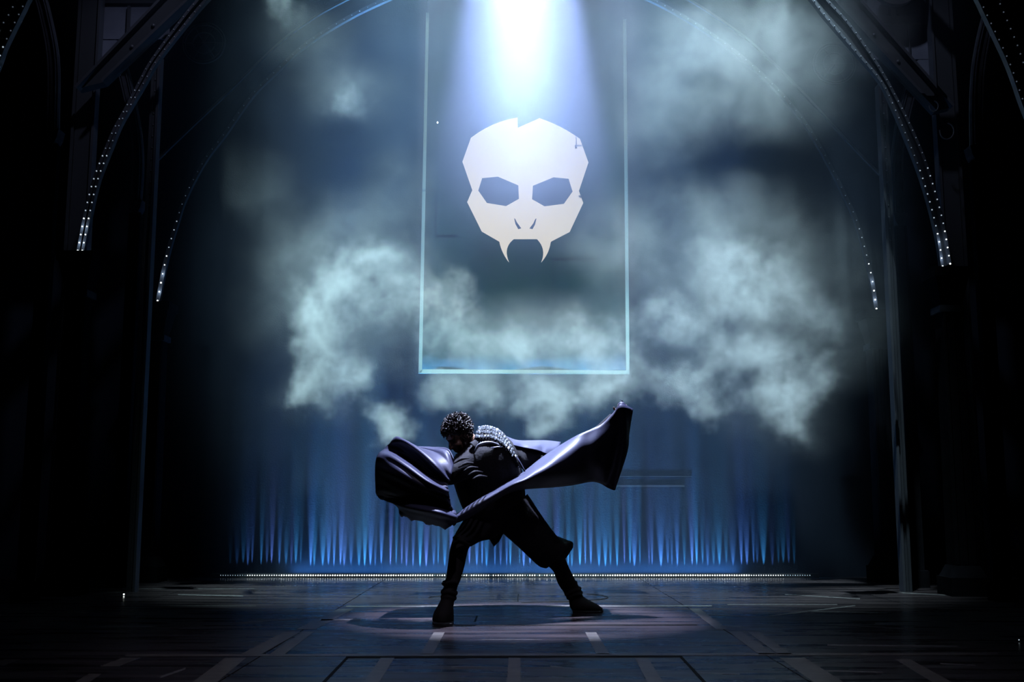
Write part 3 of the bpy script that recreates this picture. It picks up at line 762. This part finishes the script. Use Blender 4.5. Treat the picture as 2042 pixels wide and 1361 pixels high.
# --- jacket (trunk and sleeves)
bm = bmesh.new()
loft(bm, [(930, 1034, 1050, 1004, 0, .8), (912, 990, 1046, 968, -.03, .8), (900, 945, 1040, 935, -.06, .85), (905, 912, 1030, 893, -.08, .8), (925, 895, 1006, 868, -.08, .72), (944, 889, 988, 866, -.08, .6)])
def limb2(bm, pts, radii): add_tube(bm, catmull(pts, 4), lerp_list(radii, (len(pts)-1)*4+1), 14)
limb2(bm, [P(950, 908, -.15), P(915, 938, -.25), P(890, 949, -.26), P(864, 930, -.19), P(846, 916, -.10)], [.095, .078, .068, .060, .055])
limb2(bm, [P(995, 900, .05), P(1075, 920, .14), P(1135, 905, .20), P(1190, 868, .24), P(1226, 834, .19)], [.09, .072, .064, .056, .048])
jk = remeshed('jacket', bm, 'costume', man, 0.012, 3)
for k in range(5):                               # sleeve creases
    a = P(905 + 9*k, 925 + 8*k, -.405); b = P(935 + 9*k, 915 + 9*k, -.30)
    bm = bmesh.new(); add_tube(bm, catmull([a, a.lerp(b, .5) + Vector((0, -.03, .012)), b], 4), lerp_list([.004, .012, .004], 9), 6); obj('sleeve_crease', bm, 'costume', jk, True)

# --- knee-length breeches / coat skirts
bm = bmesh.new()
loft(bm, [(1052, 985, 990, 1045, 0, .85), (1062, 1000, 1000, 1062, .02, .85), (1086, 1036, 1032, 1091, .06, .85), (1113, 1071, 1070, 1127, RF*.5, .82), (1128, 1078, 1080, 1133, RF*.6, .8), (1141, 1081, 1090, 1135, RF*.65, .75)])
loft(bm, [(942, 1012, 1010, 1050, 0, .85), (921, 1042, 985, 1074, -.02, .85), (909, 1062, 960, 1080, LF*.25, .85), (904, 1070, 938, 1092, LF*.4, .8)])
loft(bm, [(925, 1030, 1052, 995, 0, .7), (940, 1045, 1045, 1020, 0, .6), (975, 1062, 1015, 1058, 0, .5)])
br = remeshed('breeches', bm, 'costume', man, 0.011, 3)
bm = bmesh.new()                                 # torn coat tail point between the legs
add_prism(bm, [P(x, y, -.02) for x, y in ((958, 1060), (1010, 1058), (1003, 1067), (996, 1080), (985, 1091), (980, 1083), (975, 1075))], Vector((0, .03, 0))); obj('coat_tail', bm, 'costume', man)
bm = bmesh.new()                                 # flared hem behind the right knee
loft(bm, [(1112, 1070, 1086, 1112, RF*.6, .9), (1130, 1077, 1100, 1122, RF*.65, .8), (1142, 1082, 1116, 1121, RF*.68, .6), (1143, 1092, 1128, 1115, RF*.68, .4)]); obj('flared_hem', bm, 'costume', man, True)

# --- boots with slouched shafts
def boot(pairs, foot_pairs, sole, folds, dy):
    bm = bmesh.new(); loft(bm, pairs); loft(bm, foot_pairs)
    for (x1, y1, x2, y2) in folds:
        A, B = P(x1, y1, dy), P(x2, y2, dy); c = (A+B)/2; R = (B-A).length/2
        u = (B-A).normalized()
        pts = [c + u*R*.93*math.cos(t) + Vector((0, R*.9*math.sin(t), .006*math.sin(3*t))) for t in [2*math.pi*k/18 for k in range(19)]]
        add_tube(bm, pts, .013, 7)
    b = remeshed('boot', bm, 'boot_leather', man, 0.007, 2)
    bm = bmesh.new(); add_prism(bm, [on_floor(x, y) for x, y in sole], Vector((0, 0, .014))); obj('sole', bm, 'fitting_black', b)
boot([(903, 1075, 940, 1085, LF*.45, .9), (897, 1096, 933, 1100, LF*.6, .95), (893, 1125, 927, 1128, LF*.75, .95), (889, 1155, 919, 1156, LF*.9, .95), (882, 1180, 908, 1182, LF, .95), (881, 1198, 905, 1200, LF, .95)],
     [(882, 1190, 905, 1192, LF, .95), (873, 1208, 904, 1208, LF-.03, 1.3), (865, 1222, 905, 1222, LF-.05, 1.5), (862, 1234, 905, 1234, LF-.05, 1.6), (863, 1240, 905, 1240, LF-.05, 1.6)],
     [(862, 1246), (866, 1249), (884, 1250), (902, 1249), (905, 1245), (905, 1234), (866, 1234)],
     [(882, 1164, 914, 1160), (880, 1180, 911, 1184), (880, 1190, 909, 1194), (904, 1072, 938, 1086)], LF)
boot([(1114, 1085, 1080, 1112, RF*.6, .95), (1125, 1107, 1092, 1128, RF*.72, .98), (1133, 1128, 1104, 1142, RF*.82, .95), (1146, 1155, 1112, 1164, RF*.93, .95), (1155, 1172, 1124, 1182, RF, .95), (1162, 1190, 1133, 1196, RF, .9)],
     [(1158, 1184, 1134, 1196, RF, .85), (1166, 1192, 1139, 1216, RF-.0, .85), (1180, 1200, 1160, 1221, RF-.02, .95), (1193, 1207, 1182, 1222, RF-.03, 1.1), (1202, 1214, 1199, 1222, RF-.03, 1.6)],
     [(1140, 1216), (1142, 1222), (1170, 1225), (1196, 1224), (1203, 1221), (1199, 1217), (1170, 1216)],
     [(1150, 1163, 1119, 1172), (1158, 1174, 1127, 1186), (1161, 1183, 1131, 1193)], RF)

# --- cape: three flying panels
def sheet(name, rows, parent, m='cape_cloth', sub_u=6, sub_v=6, wrinkle=0.006, freq=9.0, seed=0, thick=0.005, hem=0.0):
    cols = [catmull([Vector(q) for q in r], sub_v) for r in rows]
    n = len(cols[0]); strips = [catmull([c_[i] for c_ in cols], sub_u) for i in range(n)]
    bm = bmesh.new(); rr = random.Random(seed); ph = [rr.uniform(0, 6.28) for _ in range(4)]
    vs_ = []
    for i, s_ in enumerate(strips):
        row = []
        for j, q in enumerate(s_):
            e = wrinkle*(math.sin(freq*j/len(s_)*2*math.pi + ph[0] + 1.5*math.sin(i/n*5 + ph[1])) + .5*math.sin(freq*1.9*j/len(s_)*6.28 + ph[2] + i/n*3))
            hy = hem*(math.sin(i*1.15 + 1) + .6*math.sin(i*2.3)) if j == len(s_) - 1 else hem*.5*math.sin(i*1.15 + 1) if j == len(s_) - 2 else 0
            row.append(bm.verts.new(P(q.x, q.y + hy, q.z + e)))
        vs_.append(row)
    for a, b in zip(vs_, vs_[1:]):
        for j in range(len(a)-1): bm.faces.new((a[j], a[j+1], b[j+1], b[j]))
    o = obj(name, bm, m, parent, True)
    t = o.modifiers.new('thickness', 'SOLIDIFY'); t.thickness = thick
    return o
cape = empty('cape', P(1000, 900)); cape.parent = man; cape.location = Vector(cape.location) - Vector(man.location)
# left wing: ribs run from the chest to the flying hem
sheet('left_wing', [
 [(906, 916, -.36), (893, 895, -.30), (862, 893, -.16), (838, 892, -.08), (818, 892, -.02)],
 [(902, 938, -.42), (886, 912, -.36), (858, 900, -.22), (832, 893, -.12), (808, 882, -.05)],
 [(898, 958, -.46), (872, 930, -.46), (840, 902, -.36), (812, 882, -.22), (791, 872, -.08)],
 [(894, 962, -.44), (862, 938, -.38), (828, 910, -.24), (800, 892, -.10), (776, 886, .02)],
 [(893, 968, -.46), (858, 950, -.36), (822, 925, -.20), (790, 905, -.06), (766, 897, .04)],
 [(894, 978, -.50), (854, 958, -.52), (812, 928, -.44), (780, 909, -.32), (757, 904, -.14)],
 [(896, 988, -.50), (850, 970, -.54), (804, 944, -.48), (772, 924, -.36), (751, 916, -.18)],
 [(898, 998, -.46), (850, 985, -.48), (802, 965, -.42), (770, 950, -.32), (749, 942, -.14)],
 [(900, 1008, -.40), (852, 1000, -.40), (804, 986, -.34), (772, 976, -.24), (750, 972, -.08)],
 [(904, 1016, -.36), (860, 1010, -.36), (812, 998, -.28), (778, 990, -.18), (751, 985, -.05)],
 [(908, 1020, -.34), (866, 1006, -.32), (822, 998, -.26), (790, 994, -.14), (760, 996, -.03)],
 [(911, 1031, -.46), (876, 1022, -.58), (836, 1016, -.52), (806, 1010, -.36), (784, 1004, -.14)],
 [(912, 1040, -.36), (884, 1036, -.44), (846, 1028, -.36), (812, 1020, -.24), (795, 1014, -.08)],
 [(908, 1044, -.22), (888, 1053, -.24), (850, 1043, -.18), (816, 1034, -.12), (797, 1026, -.02)]], cape, seed=1, wrinkle=.014, freq=9, hem=2.2)
# right wing: columns from the upper edge to the lower edge, from the waist to the raised corner
sheet('right_wing', [
 [(889, 1041, -.34), (891, 1043, -.36), (893, 1045, -.36), (897, 1047, -.34)],
 [(920, 1020, -.34), (921, 1026, -.37), (923, 1032, -.36), (925, 1037, -.32)],
 [(950, 1000, -.32), (951, 1007, -.36), (952, 1014, -.35), (954, 1021, -.30)],
 [(1012, 962, -.20), (1012, 970, -.33), (1010, 979, -.33), (1004, 988, -.26)],
 [(1045, 942, -.08), (1044, 956, -.31), (1042, 965, -.31), (1036, 977, -.22)],
 [(1075, 918, .00), (1073, 940, -.25), (1070, 958, -.24), (1066, 974, -.12)],
 [(1110, 894, .04), (1109, 918, -.15), (1104, 950, -.15), (1100, 972, -.02)],
 [(1150, 870, .02), (1148, 898, -.06), (1146, 938, -.03), (1144, 967, .09)],
 [(1180, 856, .01), (1178, 890, -.02), (1174, 930, .04), (1176, 961, .17)],
 [(1199, 847, .03), (1203, 880, .02), (1196, 928, .08), (1194, 963, .20)],
 [(1222, 824, .06), (1229, 866, .06), (1222, 920, .12), (1210, 972, .24)],
 [(1238, 806, .06), (1246, 858, .08), (1240, 914, .10), (1224, 978, .20)],
 [(1262, 816, .14), (1254, 864, .14), (1250, 902, .14), (1226, 976, .22)]], cape, seed=2, wrinkle=.007, freq=5)
sheet('back_panel', [
 [(1000, 868, .02), (1006, 872, -.04), (1012, 880, -.10), (1018, 888, -.14)],
 [(1030, 879, .16), (1034, 883, .06), (1036, 887, -.02), (1040, 893, -.06)],
 [(1060, 880, .26), (1064, 885, .14), (1066, 890, .05), (1070, 899, .0)],
 [(1090, 880, .34), (1092, 887, .22), (1090, 895, .12), (1088, 906, .06)],
 [(1118, 883, .40), (1116, 890, .30), (1112, 900, .20), (1106, 912, .12)]], cape, seed=3, wrinkle=.008, freq=3)
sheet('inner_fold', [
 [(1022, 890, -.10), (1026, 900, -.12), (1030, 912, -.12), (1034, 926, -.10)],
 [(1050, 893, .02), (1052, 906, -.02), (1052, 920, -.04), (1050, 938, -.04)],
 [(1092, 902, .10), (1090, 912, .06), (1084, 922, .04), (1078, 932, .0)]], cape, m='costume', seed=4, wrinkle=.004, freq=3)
sheet('rear_panel', [
 [(800, 938, .05), (808, 936, .25), (818, 934, .45), (830, 932, .62)],
 [(870, 930, .08), (872, 926, .32), (880, 926, .58), (890, 928, .80)],
 [(960, 912, .12), (962, 908, .40), (968, 910, .68), (975, 914, .90)],
 [(1030, 905, .14), (1034, 906, .42), (1040, 908, .70), (1046, 914, .92)],
 [(1110, 918, .16), (1112, 918, .40), (1116, 918, .62), (1120, 920, .80)],
 [(1190, 905, .14), (1188, 905, .32), (1186, 906, .48), (1184, 908, .62)]], cape, seed=6, wrinkle=0, freq=3)
bm = bmesh.new(); add_tube(bm, catmull([P(1020, 900, -.14), P(1033, 918, -.16), P(1047, 941, -.16)], 4), lerp_list([.006, .009, .005], 9), 6); obj('strap', bm, 'cape_cloth', cape, True)
bm = bmesh.new(); add_ball(bm, P(1240, 809, .10), (.030, .026, .028), 12, 8); add_tube(bm, [P(1241, 802, .10), P(1240, 799, .10), P(1236, 798, .10)], [.008, .004, .002], 6); obj('gathered_corner', bm, 'cape_cloth', cape, True)

# --- scaled collar on the shoulders
collar = empty('shoulder_collar', P(985, 885)); collar.parent = man; collar.location = Vector(collar.location) - Vector(man.location)
crest = catmull([P(956, 856, -.10), P(968, 852, -.09), (P(984, 855, -.08)), P(1000, 864, -.08), P(1012, 879, -.10), P(1021, 896, -.13), P(1029, 915, -.15), P(1034, 934, -.15)], 5)
inner = catmull([P(944, 882, -.20), P(955, 884, -.215), P(970, 882, -.225), P(982, 884, -.23), P(994, 889, -.23), P(1004, 894, -.22), P(1015, 905, -.20), P(1026, 922, -.18)], 5)
bm = bmesh.new(); pr = None
for a, b in zip(crest, inner):
    mid = a.lerp(b, .5) + Vector((0, -.02, .014))
    cur = [bm.verts.new(q) for q in (a, a.lerp(mid, .5), mid, mid.lerp(b, .5), b)]
    if pr:
        for k in range(4): bm.faces.new((pr[k], pr[k+1], cur[k+1], cur[k]))
    pr = cur
yoke = obj('yoke', bm, 'costume', collar, True); t = yoke.modifiers.new('thickness', 'SOLIDIFY'); t.thickness = .012
bm = bmesh.new()
vs_ = [bm.verts.new(v) for v in ((-.011, 0, .012), (0, -.004, .016), (.011, 0, .012), (.009, -.005, -.006), (0, -.008, -.019), (-.009, -.005, -.006), (0, -.011, .002))]
for k in range(6): bm.faces.new((vs_[k], vs_[(k+1) % 6], vs_[6]))
bm.faces.new(vs_[:6][::-1]); bmesh.ops.recalc_face_normals(bm, faces=bm.faces[:])
SCALE = bpy.data.meshes.new('scale'); bm.to_mesh(SCALE); bm.free(); SCALE.materials.append(MATS['armour_scale'])
rs = random.Random(5)
for r_ in range(4):
    for i in range(1 + (r_ % 2), len(crest) - 3, 2):
        f = 0.18 + r_*0.2
        q = crest[i].lerp(inner[i], f) + Vector((0, -.020, .020*math.sin(f*3.14) + .006))
        o = mesh_obj('scale', SCALE, collar, q); o.rotation_euler = (rs.uniform(-.75, -.25), rs.uniform(-.35, .35), rs.uniform(-.4, .4)); s = rs.uniform(.75, 1.1); o.scale = (s, s, s)
bm = bmesh.new(); bmesh.ops.create_icosphere(bm, subdivisions=2, radius=1, matrix=Matrix.Diagonal((.0085, .008, .0055, 1))); BEAD = bpy.data.meshes.new('braid_knot'); bm.to_mesh(BEAD); bm.free(); BEAD.materials.append(MATS['braid'])
tp = resample(crest, .0165)
for k, q in enumerate(tp):
    o = mesh_obj('braid_knot', BEAD, collar, q + Vector((0, -.008, .006))); o.rotation_euler = (0, .6 + k*.05, 0)
tp = resample(inner, .018)
for k, q in enumerate(tp[2:]):
    o = mesh_obj('braid_knot', BEAD, collar, q + Vector((0, -.006, .004))); o.rotation_euler = (0, -.4, 0); o.scale = (.8, .8, .8)
# lifted neck flap and shoulder seam
bm = bmesh.new(); loft(bm, [(944, 872, 952, 884, -.17, .5), (948, 876, 960, 890, -.20, .6), (936, 884, 950, 897, -.24, .5)]); obj('collar_flap', bm, 'costume', collar, True)
bm = bmesh.new(); add_tube(bm, catmull([P(946, 901, -.26), P(955, 888, -.27), P(970, 883, -.265), P(985, 884, -.25), P(1008, 893, -.21)], 4), lerp_list([.004, .010, .010, .007, .004], 17), 6); obj('shoulder_piping', bm, 'braid', collar, True)
bm = bmesh.new(); add_tube(bm, [P(978, 893, -.27), P(992, 892, -.25), P(1006, 892, -.22)], [.002, .005, .003], 6); obj('shoulder_piping', bm, 'braid', collar, True)
# ------------------------------------------------------------------ smoke and haze (real volumes)
def volume_material(name, color, mult, aniso=0.0):
    m = bpy.data.materials.new(name); m.use_nodes = True
    nt = m.node_tree; nt.nodes.clear()
    out = nt.nodes.new('ShaderNodeOutputMaterial'); v = nt.nodes.new('ShaderNodeVolumePrincipled')
    v.inputs['Color'].default_value = (*color, 1); v.inputs['Density'].default_value = mult
    v.inputs['Anisotropy'].default_value = aniso
    nt.links.new(v.outputs[0], out.inputs['Volume'])
    return m
class GN:
    def __init__(s, name):
        s.g = bpy.data.node_groups.new(name, 'GeometryNodeTree')
        s.g.interface.new_socket('Geometry', in_out='INPUT', socket_type='NodeSocketGeometry')
        s.g.interface.new_socket('Geometry', in_out='OUTPUT', socket_type='NodeSocketGeometry')
        s.out = s.g.nodes.new('NodeGroupOutput')
    def put(s, n, i, v):
        if hasattr(v, 'is_output'): s.g.links.new(v, n.inputs[i])
        else: n.inputs[i].default_value = v
    def math(s, op, a, b=0.0, c=0.0):
        n = s.g.nodes.new('ShaderNodeMath'); n.operation = op
        s.put(n, 0, a); s.put(n, 1, b); s.put(n, 2, c); return n.outputs[0]
    def vmath(s, op, a, b=(0, 0, 0)):
        n = s.g.nodes.new('ShaderNodeVectorMath'); n.operation = op
        s.put(n, 0, a); s.put(n, 1, b)
        return n.outputs['Value'] if op in ('LENGTH', 'DISTANCE', 'DOT_PRODUCT') else n.outputs[0]
    def noise(s, vec, scale, detail, rough=0.55, color=False):
        n = s.g.nodes.new('ShaderNodeTexNoise'); s.put(n, 'Vector', vec)
        n.inputs['Scale'].default_value = scale; n.inputs['Detail'].default_value = detail; n.inputs['Roughness'].default_value = rough
        return n.outputs['Color'] if color else n.outputs[0]
    def ramp(s, v, a, b, c=0.0, d=1.0, kind='SMOOTHSTEP'):
        n = s.g.nodes.new('ShaderNodeMapRange'); n.interpolation_type = kind
        s.put(n, 0, v)
        for i, q in zip((1, 2, 3, 4), (a, b, c, d)): n.inputs[i].default_value = q
        return n.outputs[0]
    def pos(s): return s.g.nodes.new('GeometryNodeInputPosition').outputs[0]
    def sep(s, v):
        n = s.g.nodes.new('ShaderNodeSeparateXYZ'); s.put(n, 0, v); return n.outputs
    def cube(s, density, lo, hi, voxel, material):
        n = s.g.nodes.new('GeometryNodeVolumeCube'); s.put(n, 'Density', density)
        n.inputs['Min'].default_value = lo; n.inputs['Max'].default_value = hi
        for i, k in enumerate(('Resolution X', 'Resolution Y', 'Resolution Z')):
            n.inputs[k].default_value = max(2, int((hi[i]-lo[i])/voxel))
        sm_ = s.g.nodes.new('GeometryNodeSetMaterial'); sm_.inputs['Material'].default_value = material
        s.g.links.new(n.outputs[0], sm_.inputs[0]); s.g.links.new(sm_.outputs[0], s.out.inputs[0])
def volume_object(name, gn, label, cat):
    me = bpy.data.meshes.new(name); o = bpy.data.objects.new(name, me); COL.objects.link(o)
    md = o.modifiers.new('cloud', 'NODES'); md.node_group = gn.g
    return tag(o, label, cat, kind='stuff')

SM_Y = 10.0
def blobs_field(g, p, blobs):
    total = None
    for (px, py, rx, ry, amp, dy) in blobs:
        c = at(px, py, SM_Y + dy); k = (SM_Y + dy)/F_PX
        d = g.vmath('SUBTRACT', p, tuple(c))
        d = g.vmath('MULTIPLY', d, (1/(rx*k), 1/0.38, 1/(ry*k)))
        q = g.vmath('LENGTH', d)
        v = g.ramp(q, 0.0, 1.5, amp, 0.0)
        total = v if total is None else g.math('ADD', total, v)
    return total
SMOKE = [
 # left column
 (690, 590, 75, 75, .85, .1), (640, 660, 60, 70, .75, .0), (630, 715, 50, 50, .6, -.05), (650, 775, 62, 42, 1.15, -.1), (700, 740, 50, 40, .6, 0), (600, 600, 45, 80, .3, .2),
 (720, 520, 90, 45, .5, .3), (800, 590, 60, 50, .55, .2), (850, 680, 50, 50, .35, .1), (610, 790, 30, 20, .5, -.1), (770, 830, 34, 36, .7, -.3), (800, 860, 40, 30, .7, -.4), (775, 885, 28, 22, .8, -.5),
 # centre
 (900, 600, 60, 70, .4, .2), (960, 690, 90, 60, .5, 0), (1100, 690, 120, 50, .6, .1), (1220, 690, 80, 60, .5, .1), (900, 780, 70, 40, .55, -.1), (1010, 790, 100, 36, .8, -.2), (1130, 790, 90, 38, .8, -.2),
 (1090, 845, 34, 20, .75, -.3), (1230, 760, 70, 40, .7, -.1),
 # right
 (1500, 590, 100, 85, .75, .1), (1440, 520, 110, 60, .4, .3), (1480, 715, 90, 55, .85, 0), (1560, 790, 60, 45, .8, -.1), (1590, 850, 34, 36, .6, -.2), (1360, 770, 90, 38, .6, -.1), (1430, 810, 60, 30, .6, -.2),
 (1340, 640, 90, 60, .55, .2), (1620, 640, 60, 80, .35, .2), (1600, 720, 60, 60, .4, .1), (1650, 770, 40, 40, .3, .1), (560, 15, 30, 40, .45, .2), (705, 195, 55, 34, .25, .3), (1560, 560, 40, 60, .3, .1)]
AIR = [
 (1650, 90, 130, 90, .42, .3), (1380, 90, 130, 90, .3, .4), (1560, 220, 110, 70, .3, .3), (1300, 260, 70, 110, .22, .4), (1460, 420, 120, 70, .24, .4),
 (690, 180, 110, 60, .25, .3), (600, 80, 110, 60, .25, .3), (480, 380, 110, 80, .25, .3), (800, 380, 60, 90, .2, .4), (690, 580, 180, 170, .8, .2), (1080, 710, 260, 110, .8, .2), (1490, 600, 240, 190, .9, .2), (1300, 480, 160, 120, .5, .3), (1500, 120, 260, 140, .9, .3), (1640, 60, 160, 110, .8, .3), (1330, 180, 110, 160, .4, .4), (650, 790, 90, 60, .3, 0), (1560, 830, 110, 80, .3, 0)]
g = GN('smoke_field')
p = g.pos()
w1 = g.vmath('SUBTRACT', g.noise(p, 1.6, 3, .55, True), (.5, .5, .5))
p1_ = g.vmath('ADD', p, g.vmath('MULTIPLY', w1, (.62, .3, .55)))
w2 = g.vmath('SUBTRACT', g.noise(p, 5.5, 4, .6, True), (.5, .5, .5))
p2_ = g.vmath('ADD', p1_, g.vmath('MULTIPLY', w2, (.40, .25, .40)))
w3 = g.vmath('SUBTRACT', g.noise(p, 13.0, 3, .6, True), (.5, .5, .5))
p2_ = g.vmath('ADD', p2_, g.vmath('MULTIPLY', w3, (.14, .1, .14)))
body = blobs_field(g, p2_, SMOKE)
fbm = g.noise(p1_, 2.4, 7, .64)
fbm2 = g.noise(g.vmath('MULTIPLY', p2_, (1, 1, .8)), 7.5, 5, .6)
fine = g.math('MULTIPLY', g.ramp(fbm, .34, .66, .10, 1.5), g.ramp(fbm2, .3, .7, .12, 1.85))
dens = g.math('MULTIPLY', body, fine)
dens = g.math('MULTIPLY', g.math('POWER', g.ramp(dens, .04, 1.6, 0.0, 1.0, 'LINEAR'), 1.3), 1.2)
air = g.math('MULTIPLY', blobs_field(g, p1_, AIR), g.ramp(fbm, .32, .70, .15, 1.0))
dens = g.math('ADD', dens, g.math('MULTIPLY', air, .24))
vm = volume_material('smoke_cloud', (0.93, 0.96, 0.95), SMOKE_DENSITY)
lo = at(380, 930, SM_Y - .7); hi = at(1760, -30, SM_Y + .9)
g.cube(dens, (lo.x, SM_Y - 1.0, lo.z - .05), (hi.x + .1, SM_Y + .95, hi.z), .030, vm)
volume_object('drifting_smoke', g, 'billowing pale smoke drifting across the stage behind the caped performer', 'smoke')

g = GN('haze_field')
p = g.pos()
n1 = g.ramp(g.noise(p, .55, 3, .5), .3, .72, .45, 1.45)
s_ = g.sep(p)
front_ = g.ramp(s_[2], 2.5, 4.9, 0.0, 9.0)                     # density piled up near the lamp, thinned below, to shape the visible beam
front_ = g.math('MULTIPLY', front_, g.ramp(g.math('ABSOLUTE', s_[0]), .6, 1.5, 1.0, 0.0))
back_ = g.ramp(s_[2], 0.0, 2.2, .5, 1.0)
mixy = g.ramp(s_[1], MAN_Y + .9, MAN_Y + 1.9)
up_ = g.math('ADD', g.math('MULTIPLY', back_, mixy), g.math('MULTIPLY', front_, g.math('SUBTRACT', 1.0, mixy)))
wide = g.ramp(g.math('SUBTRACT', g.math('ABSOLUTE', g.math('SUBTRACT', s_[0], .2)), g.math('MULTIPLY', s_[2], .32)), 1.9, 3.0, 1.0, 0.0)
g.cube(g.math('MULTIPLY', g.math('MULTIPLY', n1, up_), wide), (-5.6, MAN_Y - 1.0, 0.02), (5.6, WALL_Y - .03, 6.0), .14, volume_material('stage_haze', (0.58, 0.72, 1.0), HAZE_DENSITY))
volume_object('stage_haze', g, 'thin blue haze hanging in the air over the whole stage', 'haze')
